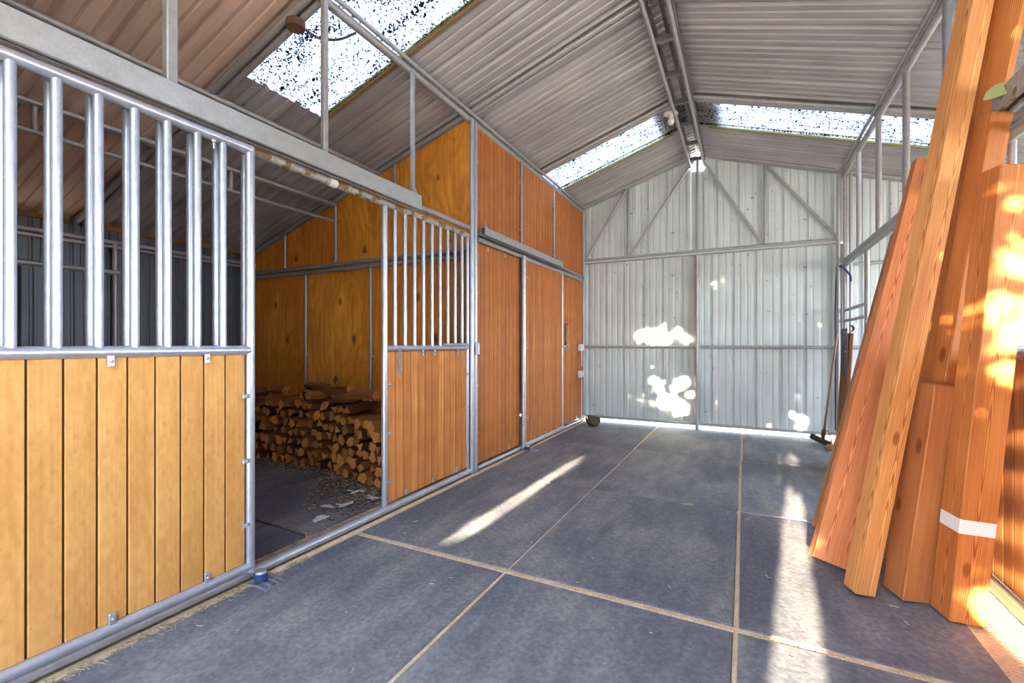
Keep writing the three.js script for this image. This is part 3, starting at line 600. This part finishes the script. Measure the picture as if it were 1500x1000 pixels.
// ================================================================ LOOSE THINGS
// ---- leaning lumber
function beam(label, a, b, w, t, roll, mat, group, name = 'lumber_beam') {
  const A = V(...a), B = V(...b), y = B.clone().sub(A).normalize(), L = B.distanceTo(A);
  let z = new THREE.Vector3(Math.sin(roll), 0, Math.cos(roll)); z.addScaledVector(y, -z.dot(y)).normalize();
  const x = new THREE.Vector3().crossVectors(y, z), g = cbox(w, L, t, 0.004, rnd() * 2, rnd() * 3);
  const m = new MB().add(g).build('', mat); m.quaternion.setFromRotationMatrix(new THREE.Matrix4().makeBasis(x, y, z));
  // lift so that the lowest corner touches the floor
  const low = Math.abs(x.y) * w / 2 + Math.abs(z.y) * t / 2; m.position.copy(A.clone().add(B).multiplyScalar(0.5)); m.position.addScaledVector(y, low / y.y);
  return top(m, name, label, 'lumber', group ?? 'lumber leaning on the stall frame');
}
const R = THREE.MathUtils.degToRad;
beam('longest square wooden beam reaching past the eave beam', [0.555, 0, 3.06], [1.15, 3.72, 3.15], 0.105, 0.1, R(24), lum(0.95, 0.72, 0.48, T.lumberB));
beam('long flat board with straight grain tucked behind the longest beam', [0.82, 0, 3.66], [1.19, 3.25, 3.13], 0.04, 0.185, R(36), lum(0.76, 0.48, 0.25, T.lumberA));
beam('pinkish wide board leaning on the double rail', [0.435, 0, 3.28], [1.165, 2.6, 4.22], 0.185, 0.075, R(9), lum(0.92, 0.56, 0.42, T.lumberB));
beam('rough end of a brown board behind the pinkish board', [0.50, 0, 3.85], [1.15, 2.2, 4.75], 0.16, 0.05, R(6), lum(0.5, 0.36, 0.24, T.lumberA));
beam('short thick reddish post standing before the other beams', [0.775, 0, 3.13], [0.895, 1.13, 3.1], 0.15, 0.145, R(24), lum(0.60, 0.36, 0.22, T.lumberA));
const bD = beam('thick square orange beam with a white painted band', [0.935, 0, 3.0], [1.11, 2.17, 2.985], 0.145, 0.14, R(14), lum(0.76, 0.45, 0.22, T.lumberB));
beam('slim square beam between grey board and painted beam', [0.85, 0, 3.36], [1.125, 2.5, 3.16], 0.1, 0.1, R(24), lum(0.74, 0.46, 0.22, T.lumberA));
beam('weathered grey board behind the short reddish post', [0.84, 0, 3.56], [1.165, 2.42, 3.56], 0.06, 0.14, R(40), lum(0.55, 0.45, 0.33, T.lumberA));
{ const p = new MB().add(cbox(0.1465, 0.075, 0.1415, 0.004)).build('paint_band', M.paint); p.userData.label = 'white painted band'; p.position.y = -0.62; bD.add(p); }

// ---- firewood stack
{
  const logGeo = [];
  for (let k = 0; k < 18; k++) {
    const n = 3 + Math.floor(rnd() * 4), P = [], N = [], C = [], U = [], r0 = rr(0.055, 0.069), ring = [];
    const a0 = rnd() * 6.28; for (let i = 0; i < n; i++) { const a = a0 + (i + rr(-0.28, 0.28)) / n * Math.PI * 2, r = r0 * rr(0.78, 1.02); ring.push([Math.cos(a) * r, Math.sin(a) * r * 0.92]); }
    const end = (() => { const q = rr(0.4, 0.95); return [q, q * rr(0.66, 0.78), q * rr(0.4, 0.52)]; })(), barkSides = Math.floor(rnd() * 3), segs = 5;
    const tone = Array.from({ length: n }, (_, i) => (i < barkSides ? [0.085, 0.06, 0.045] : (() => { const q = rr(0.16, 0.5); return [q, q * 0.68, q * 0.42]; })()));
    const pt = (i, z) => { const q = ring[i % n], f = 1 + 0.07 * Math.sin(z * 9 + i * 2 + k); return [q[0] * f + 0.012 * Math.sin(z * 5 + k), q[1] * f + 0.008 * Math.cos(z * 6 + k), (z - 0.5)]; };
    const tri = (a, b, c, col) => { const A = new THREE.Vector3(...a), B = new THREE.Vector3(...b), D = new THREE.Vector3(...c), nn = new THREE.Vector3().subVectors(B, A).cross(new THREE.Vector3().subVectors(D, A)).normalize(); for (const p of [a, b, c]) { P.push(...p); N.push(nn.x, nn.y, nn.z); C.push(...col); U.push(p[0] * 2 + p[1], p[2]); } };
    for (let i = 0; i < n; i++) for (let s = 0; s < segs; s++) { const z0 = s / segs, z1 = (s + 1) / segs, a = pt(i, z0), b = pt(i + 1, z0), c = pt(i + 1, z1), d = pt(i, z1); tri(a, b, c, tone[i]); tri(a, c, d, tone[i]); }
    for (const z of [0, 1]) for (let i = 1; i + 1 < n; i++) { const a = pt(0, z), b = pt(i, z), c = pt(i + 1, z); z ? tri(a, b, c, end) : tri(a, c, b, end); }
    const g = new THREE.BufferGeometry(); for (const [nm, d, q] of [['position', P, 3], ['normal', N, 3], ['color', C, 3], ['uv', U, 2]]) g.setAttribute(nm, new THREE.Float32BufferAttribute(d, q)); logGeo.push(g);
  }
  const label = 'split firewood log in the stack against the plywood partition', grp = 'split firewood logs stacked in the stall';
  const hs = [[-6.1, 0.62], [-5.2, 0.7], [-4.5, 0.8], [-3.9, 0.78], [-3.3, 0.66], [-2.7, 0.56]];
  const hAt = (x) => { for (let i = 0; i + 1 < hs.length; i++) if (x <= hs[i + 1][0]) return lerp(hs[i][1], hs[i + 1][1], (x - hs[i][0]) / (hs[i + 1][0] - hs[i][0])); return 0.5; };
  const put = (x, y, d, L, ry, rx, s, rz, lb = label) => { const m = shade(new THREE.Mesh(logGeo[Math.floor(rnd() * logGeo.length)], M.log)); m.position.copy(V(x, y, d)); m.rotation.set(rx, ry, rz, 'YXZ'); m.scale.set(s, s, L); return top(m, 'firewood_log', lb, 'firewood', lb === label ? grp : 'logs thrown on top of the firewood stack'); };
  const pitch = 0.127, rise = 0.101;
  for (let row = 0; row < 9; row++) for (let x = -6.06 + (row % 2) * pitch / 2; x < -2.74; x += pitch * rr(0.95, 1.06)) {
    const y = 0.06 + row * rise; if (y + 0.04 > hAt(x) + rr(-0.03, 0.03)) continue;
    const front = 3.5 - Math.max(0, x + 3.9) * 0.24 - 0.012 * (8 - row), L = rr(0.46, 0.53);
    put(x + rr(-0.008, 0.008), y + rr(-0.006, 0.006), front + L / 2 + rr(-0.035, 0.035), L, rr(-0.07, 0.07), rr(-0.03, 0.03), rr(0.9, 1.0), rnd() * 6.28);
  }
  const tl = 'loose split log lying across the top of the firewood stack';
  for (const [x, d, L, ry, dy, s] of [[-4.98, 3.62, 0.55, 1.2, 0.06, 0.95], [-4.45, 3.72, 0.5, 1.35, 0.05, 1], [-4.1, 3.62, 0.6, 1.5, 0.055, 0.8], [-3.75, 3.6, 0.72, 1.42, 0.05, 0.85], [-5.5, 3.68, 0.45, 0.5, 0.06, 1], [-3.25, 3.62, 0.5, 1.1, 0.05, 1], [-4.3, 3.86, 0.4, 0.9, 0.12, 0.6]]) put(x, hAt(x) + dy, d, L, ry, rr(-0.1, 0.1), s, rnd() * 6, tl);
}
// ---- litter: chips and straw on the stall floor and along the sill
function litter(name, label, geo, mat, n, place) {
  const im = new THREE.InstancedMesh(geo, mat, n), m = new THREE.Matrix4(), q = new THREE.Quaternion(), e = new THREE.Euler();
  for (let i = 0; i < n; i++) { const [x, y, d, s] = place(i); e.set(rr(-0.15, 0.15), rnd() * 6.28, rr(-0.15, 0.15)); m.compose(V(x, y, d), q.setFromEuler(e), new THREE.Vector3(s * rr(0.6, 1.6), s, s)); im.setMatrixAt(i, m); const k = rr(0.35, 1.5); im.setColorAt(i, lin(k, k * rr(0.9, 1), k * rr(0.8, 1))); }
  shade(im); return top(im, name, label, 'litter', null, 'stuff');
}
litter('wood_chips', 'bark and wood chips scattered before the firewood stack', cbox(0.03, 0.004, 0.009, 0.001), M.chip, 900, () => { const x = -5.6 + 2.85 * Math.pow(rnd(), 0.55), t = rnd() * rnd(); return [x, 0.004, 3.46 - Math.max(0, x + 3.9) * 0.24 - t * (0.3 + 0.85 * smooth(-4, -2.8, x)), 0.9]; });
litter('bark_crumbs', 'dark bark crumbs under the firewood stack', cbox(0.016, 0.006, 0.014, 0.002), M.rust, 900, () => { const x = -5.8 + 3.05 * Math.pow(rnd(), 0.6); return [x, 0.004, 3.46 - Math.max(0, x + 3.9) * 0.24 - rnd() * rnd() * (0.25 + 0.75 * smooth(-4, -2.8, x)), 1]; });
litter('straw', 'straw and shavings along the galvanized floor pipe', cbox(0.035, 0.002, 0.0025, 0.0006), M.chip, 700, () => (rnd() < 0.6 ? [XL - rr(0.03, 0.17), rr(-0.012, 0.0), rr(1.6, 2.75), 1] : [XL + rr(0.06, 0.12) + rnd() * rnd() * 0.1, rr(-0.004, 0.003), rr(0.7, 2.0), 1]));
litter('straw', 'scattered pale straw bits on the rubber mats', cbox(0.03, 0.002, 0.003, 0.0006), M.paper, 90, () => [rr(-2.4, 0.9), 0.002, rr(1.0, 5), 0.8]);
for (const [x, d, s, t] of [[-2.86, 2.98, 1.2, 'against the stall post foot'], [-3.0, 2.72, 1.6, 'near the doorway pipe'], [-2.9, 2.45, 1.1, 'close to the dark mat edge'], [-3.15, 3.05, 1, 'below the firewood stack']]) {
  const b = new MB(); for (let k = 0; k < 4; k++) b.box(V(x + rr(-0.04, 0.04) * s, 0.008 + k * 0.004, d + rr(-0.04, 0.04) * s), [0.07 * s, 0.004, 0.035 * s], 0.001, new THREE.Euler(rr(-0.4, 0.4), rnd() * 3, rr(-0.3, 0.3)));
  top(b.build('', M.paper), 'plastic_scrap', 'crumpled white plastic scrap ' + t, 'scrap');
}
{ const b = new MB().box(V(-0.42, 0.004, 4.08), [0.09, 0.006, 0.035], 0.002, new THREE.Euler(0, 0.4, 0)); top(b.build('', M.chip), 'wood_flake', 'pale wood flake lying on the dark rubber mats', 'wood flake'); }

// ---- stone by the white door, broom and boards in the far corner
function stone(label, at, sx, sy, sz, mat, sd) {
  const q = new THREE.IcosahedronGeometry(1, 3), p = q.attributes.position;
  for (let i = 0; i < p.count; i++) { const f = 1 + 0.16 * Math.sin(p.getX(i) * 3.1 + sd) * Math.cos(p.getY(i) * 2.7 + sd) + 0.06 * Math.sin(p.getZ(i) * 7 + sd); p.setXYZ(i, p.getX(i) * f * sx, p.getY(i) * f * sy, p.getZ(i) * f * sz); }
  q.computeVertexNormals(); const g = thing('stone', label, 'stone', at); new MB().add(q, new THREE.Matrix4().setPosition(V(at[0], at[1] + sy * 0.93, at[2]))).build('rock', mat, g); return g;
}
{ const g = stone('round dark grey stone with a pale loop by the white wall', [-2.22, 0, 7.3], 0.13, 0.09, 0.1, M.stone, 1);
  new MB().add(new THREE.TorusGeometry(0.045, 0.014, 8, 16, 4), new THREE.Matrix4().makeRotationY(0.4).setPosition(V(-2.34, 0.12, 7.22))).build('loop', M.paint, g); }
stone('small tan stone beside the broom head', [0.99, 0, 6.98], 0.075, 0.04, 0.05, M.stoneTan, 3);
{
  const g = thing('broom', 'old push broom leaning in the corner by the rusty boards', 'broom', [0.93, 0, 7.3]);
  new MB().tube(V(0.945, 0.10, 7.33), V(1.13, 1.5, 7.52), 0.014).build('handle', M.handle, g);
  new MB().box(V(0.92, 0.05, 7.38), [0.26, 0.07, 0.06], 0.012, new THREE.Euler(0, -0.5, -0.35)).build('head', M.darkMetal, g);
  new MB().tube(V(0.94, 0.06, 7.33), V(0.955, 0.2, 7.345), 0.024).build('socket', M.rust, g);
  new MB().path([V(0.9, 0.12, 7.3), V(0.98, 0.2, 7.28), V(1.02, 0.1, 7.24), V(1.0, 0.03, 7.2), V(0.93, 0.06, 7.26)], 0.005).build('wire', M.darkMetal, g);
}
for (let k = 0; k < 3; k++) {
  const w = 0.14, g = thing('deck_board', ['brown grooved board next to the broom handle', 'middle brown grooved board in the far corner', 'brown grooved board under the hanging perforated strip'][k], 'board', [1.12, 0, 7.3 - k * 0.16], 'brown boards standing in the far corner');
  const d = 7.26 - k * 0.155, e = new THREE.Euler(0, 0, -0.05);
  for (let j = 0; j < 4; j++) new MB().box(V(1.135 + k * 0.004, 0.745, d - 0.05 + j * 0.036), [0.03, 1.48, 0.028], 0.004, e).build('ridge', M.brownBoard, g);
  new MB().box(V(1.145 + k * 0.004, 0.743, d + 0.003), [0.02, 1.476, 0.14], 0.003, e).build('core', M.brownBoard, g);
}
{
  const s = new THREE.Shape(); s.moveTo(-0.075, -0.3); s.lineTo(0.075, -0.3); s.lineTo(0.075, 0.32); s.lineTo(-0.075, 0.32); s.closePath();
  for (let r = 0; r < 10; r++) for (let c = 0; c < 4; c++) { const x = -0.051 + c * 0.034, y = -0.265 + r * 0.06, h = new THREE.Path(); h.moveTo(x - 0.009, y - 0.016); h.lineTo(x - 0.009, y + 0.016); h.lineTo(x + 0.009, y + 0.016); h.lineTo(x + 0.009, y - 0.016); h.closePath(); s.holes.push(h); }
  const e = new THREE.ExtrudeGeometry(s, { depth: 0.004, bevelEnabled: false });
  const g = thing('perforated_strip', 'dark perforated metal strip hanging over the brown boards', 'metal strip', [1.08, 1.2, 6.95]);
  new MB().add(e, new THREE.Matrix4().makeRotationFromEuler(new THREE.Euler(0, -Math.PI / 2 + 0.25, 0.0)).setPosition(V(1.115, 1.22, 6.93))).build('strip', M.darkMetal, g);
  new MB().add(new THREE.CylinderGeometry(0.045, 0.045, 0.15, 18, 1, true, 0, Math.PI), new THREE.Matrix4().makeRotationFromEuler(new THREE.Euler(Math.PI / 2, 0, 0)).setPosition(V(1.16, 1.54, 6.93))).build('rolled_top', std(lin(0.06, 0.06, 0.065), 0.5, null, { side: THREE.DoubleSide }), g);
}
{ const b = new MB().box(V(1.19, 0.55, 5.6), [0.05, 1.1, 1.1], 0.004, new THREE.Euler(0, 0, -0.06)); top(b.build('', M.plyDark), 'plywood_offcut', 'plywood offcut standing behind the leaning lumber', 'plywood'); }
// ---- lamp at the ridge, junction box on the rafter
{
  const g = thing('lamp_holder', 'white porcelain lamp holder with bulb under the roof ridge', 'lamp', [-0.78, 4.15, 5.95]);
  new MB().add(new THREE.CylinderGeometry(0.055, 0.085, 0.05, 24), new THREE.Matrix4().setPosition(V(-0.8, 4.2, 5.88))).build('base', M.porcelain, g);
  new MB().add(new THREE.CylinderGeometry(0.024, 0.03, 0.05, 16), new THREE.Matrix4().setPosition(V(-0.8, 4.15, 5.88))).build('socket', M.porcelain, g);
  new MB().sphere(V(-0.8, 4.085, 5.88), 0.04, 1, 1.15, 1).build('bulb', M.porcelain, g);
}
{
  const g = thing('ceiling_box', 'brown octagonal electrical box under the rafter with cable', 'electrical box', [-2.8, 3.62, 2.12]);
  new MB().add(new THREE.CylinderGeometry(0.065, 0.065, 0.05, 8), new THREE.Matrix4().setPosition(V(-2.82, 3.60, 2.17))).build('box', M.rust, g);
  new MB().path([V(-2.8, 3.6, 2.2), V(-2.74, 3.56, 2.3), V(-2.66, 3.6, 2.42), V(-2.58, 3.67, 2.5)], 0.009).build('cable', M.darkMetal, g);
}

// ================================================================ OUTSIDE: trees that filter the low sun
const D0 = -8;                                             // yard trees stand about this far before the entrance
const toPQ = (x, y, d) => [x - SUNX * (d - D0), y + SUNY * (d - D0)];
const floorGap = (x0a, x1a, da, x0b, x1b, db) => { const a = toPQ(x0a, 0, da), b = toPQ(x1a, 0, da), c = toPQ(x0b, 0, db), e = toPQ(x1b, 0, db); return (p, q) => { const t = (q - a[1]) / (c[1] - a[1]); return t > 0 && t < 1 && p > lerp(a[0], c[0], t) && p < lerp(b[0], e[0], t); }; };
const blob = (x, y, d, rx, ry) => { const [p0, q0] = toPQ(x, y, d); return Object.assign((p, q) => ((p - p0) / rx) ** 2 + ((q - q0) / ry) ** 2 < 1, { leafy: true }); };
const speckle = (x, y, rx, ry, n) => Array.from({ length: n }, () => { const a = rnd() * 6.28, q = Math.sqrt(rnd()), w = rr(0.025, 0.07); return blob(x + rx * q * Math.cos(a), y + ry * q * Math.sin(a), 7.8, w, w * rr(0.5, 1)); });
const gaps = [
  floorGap(-1.83, -1.72, 2.6, -1.76, -1.69, 5.2), floorGap(0.04, 0.24, 1.4, 0.37, 0.45, 5.0), floorGap(0.47, 0.485, 2.2, 0.53, 0.55, 3.0),
  floorGap(1.04, 1.32, 2.6, 1.02, 1.32, 4.0),
  blob(0.34, 0, 5.6, 0.03, 0.05), blob(0.36, 0, 6.2, 0.03, 0.04), blob(0.5, 0, 6.2, 0.05, 0.06),
  blob(-1.12, 0.40, 7.8, 0.15, 0.1), blob(-0.92, 0.70, 7.8, 0.08, 0.07), ...speckle(-1.14, 0.48, 0.42, 0.36, 26), blob(-1.3, 1.5, 7.8, 0.1, 0.06), ...speckle(-1.18, 1.5, 0.42, 0.17, 22), ...speckle(0.72, 0.36, 0.12, 0.25, 5),
  blob(1.13, 1.2, 3.0, 0.1, 0.04), blob(1.13, 1.45, 3.0, 0.1, 0.09), blob(1.15, 1.72, 3.0, 0.09, 0.07), blob(1.12, 2.0, 3.0, 0.1, 0.03), blob(1.03, 1.32, 3.05, 0.12, 0.018), blob(1.02, 1.52, 3.05, 0.14, 0.025), blob(1.02, 1.8, 3.05, 0.12, 0.015),
  blob(1.27, 0.35, 3.3, 0.07, 0.09), blob(1.27, 0.62, 3.3, 0.07, 0.06), blob(1.27, 0.85, 3.3, 0.07, 0.06), blob(1.27, 0.1, 3.3, 0.07, 0.08),
];
{
  const leafShape = new THREE.Shape(); leafShape.moveTo(0, -0.09); leafShape.quadraticCurveTo(0.06, 0, 0, 0.09); leafShape.quadraticCurveTo(-0.06, 0, 0, -0.09);
  const leafGeo = new THREE.ShapeGeometry(leafShape, 3);
  const spots = [[-4.2, -8.4, 2.6], [-1.6, -7.9, 2.3], [0.9, -8.3, 2.3], [3.4, -7.8, 2.4]];
  const look = ['in line with the wooden stall fronts', 'with a broad low crown before the entrance', 'with thin gaps in its crown before the entrance', 'in line with the leaning lumber'];
  spots.forEach(([tx, td, r], i) => {
    const g = thing('yard_tree', 'leafy yard tree ' + look[i], 'tree', [tx, -0.1, td], 'trees shading the barn entrance');
    const tr = new MB(); tr.tube(V(tx, -0.1, td), V(tx + 0.08, 2.6, td), 0.09); for (let k = 0; k < 7; k++) { const a = k * 0.9 + i; tr.tube(V(tx + 0.05, 1.2 + 0.2 * k, td), V(tx + Math.cos(a) * 1.1, 2.2 + 0.3 * k, td + Math.sin(a) * 0.5), 0.03, 8); }
    tr.build('trunk', M.bark, g);
    const mats = [], m = new THREE.Matrix4(), e = new THREE.Euler(), q = new THREE.Quaternion(), n = 30000;
    for (let k = 0; k < n; k++) {
      const x = tx + rr(-r, r), d = td + rr(-0.6, 0.6), y = 0.95 + 4.9 * Math.pow(rnd(), 1.0);
      const state = (X, Y, m) => { const [p, qq] = toPQ(X, Y, d); let c = 1; for (const f of gaps) { if (f(p, qq) || f(p + m, qq) || f(p - m, qq) || f(p, qq + m) || f(p, qq - m)) { c = 0; if (!f.leafy || rnd() > 0.09) return -1; } } return c; };
      const leaf = (X, Y, sc) => { e.set(rnd() * 6.28, rnd() * 6.28, rnd() * 6.28); mats.push(m.clone().compose(V(X, Y, d).sub(V(tx, -0.1, td)), q.setFromEuler(e), new THREE.Vector3(sc, sc, sc))); };
      const st = state(x, y, 0.08);
      if (st === 1) leaf(x, y, rr(0.8, 1.35));
      else for (let j = 0; j < 5; j++) { const X = x + rr(-0.07, 0.07), Y = y + rr(-0.07, 0.07); if (state(X, Y, 0.018) >= 0) leaf(X, Y, 0.36); }
    }
    const im = new THREE.InstancedMesh(leafGeo, M.foliage, mats.length); mats.forEach((q2, k) => im.setMatrixAt(k, q2)); shade(im); im.name = 'foliage'; im.userData.kind = 'stuff'; g.add(im);
  });
}

scene.updateMatrixWorld(true);
renderer.render(scene, camera);
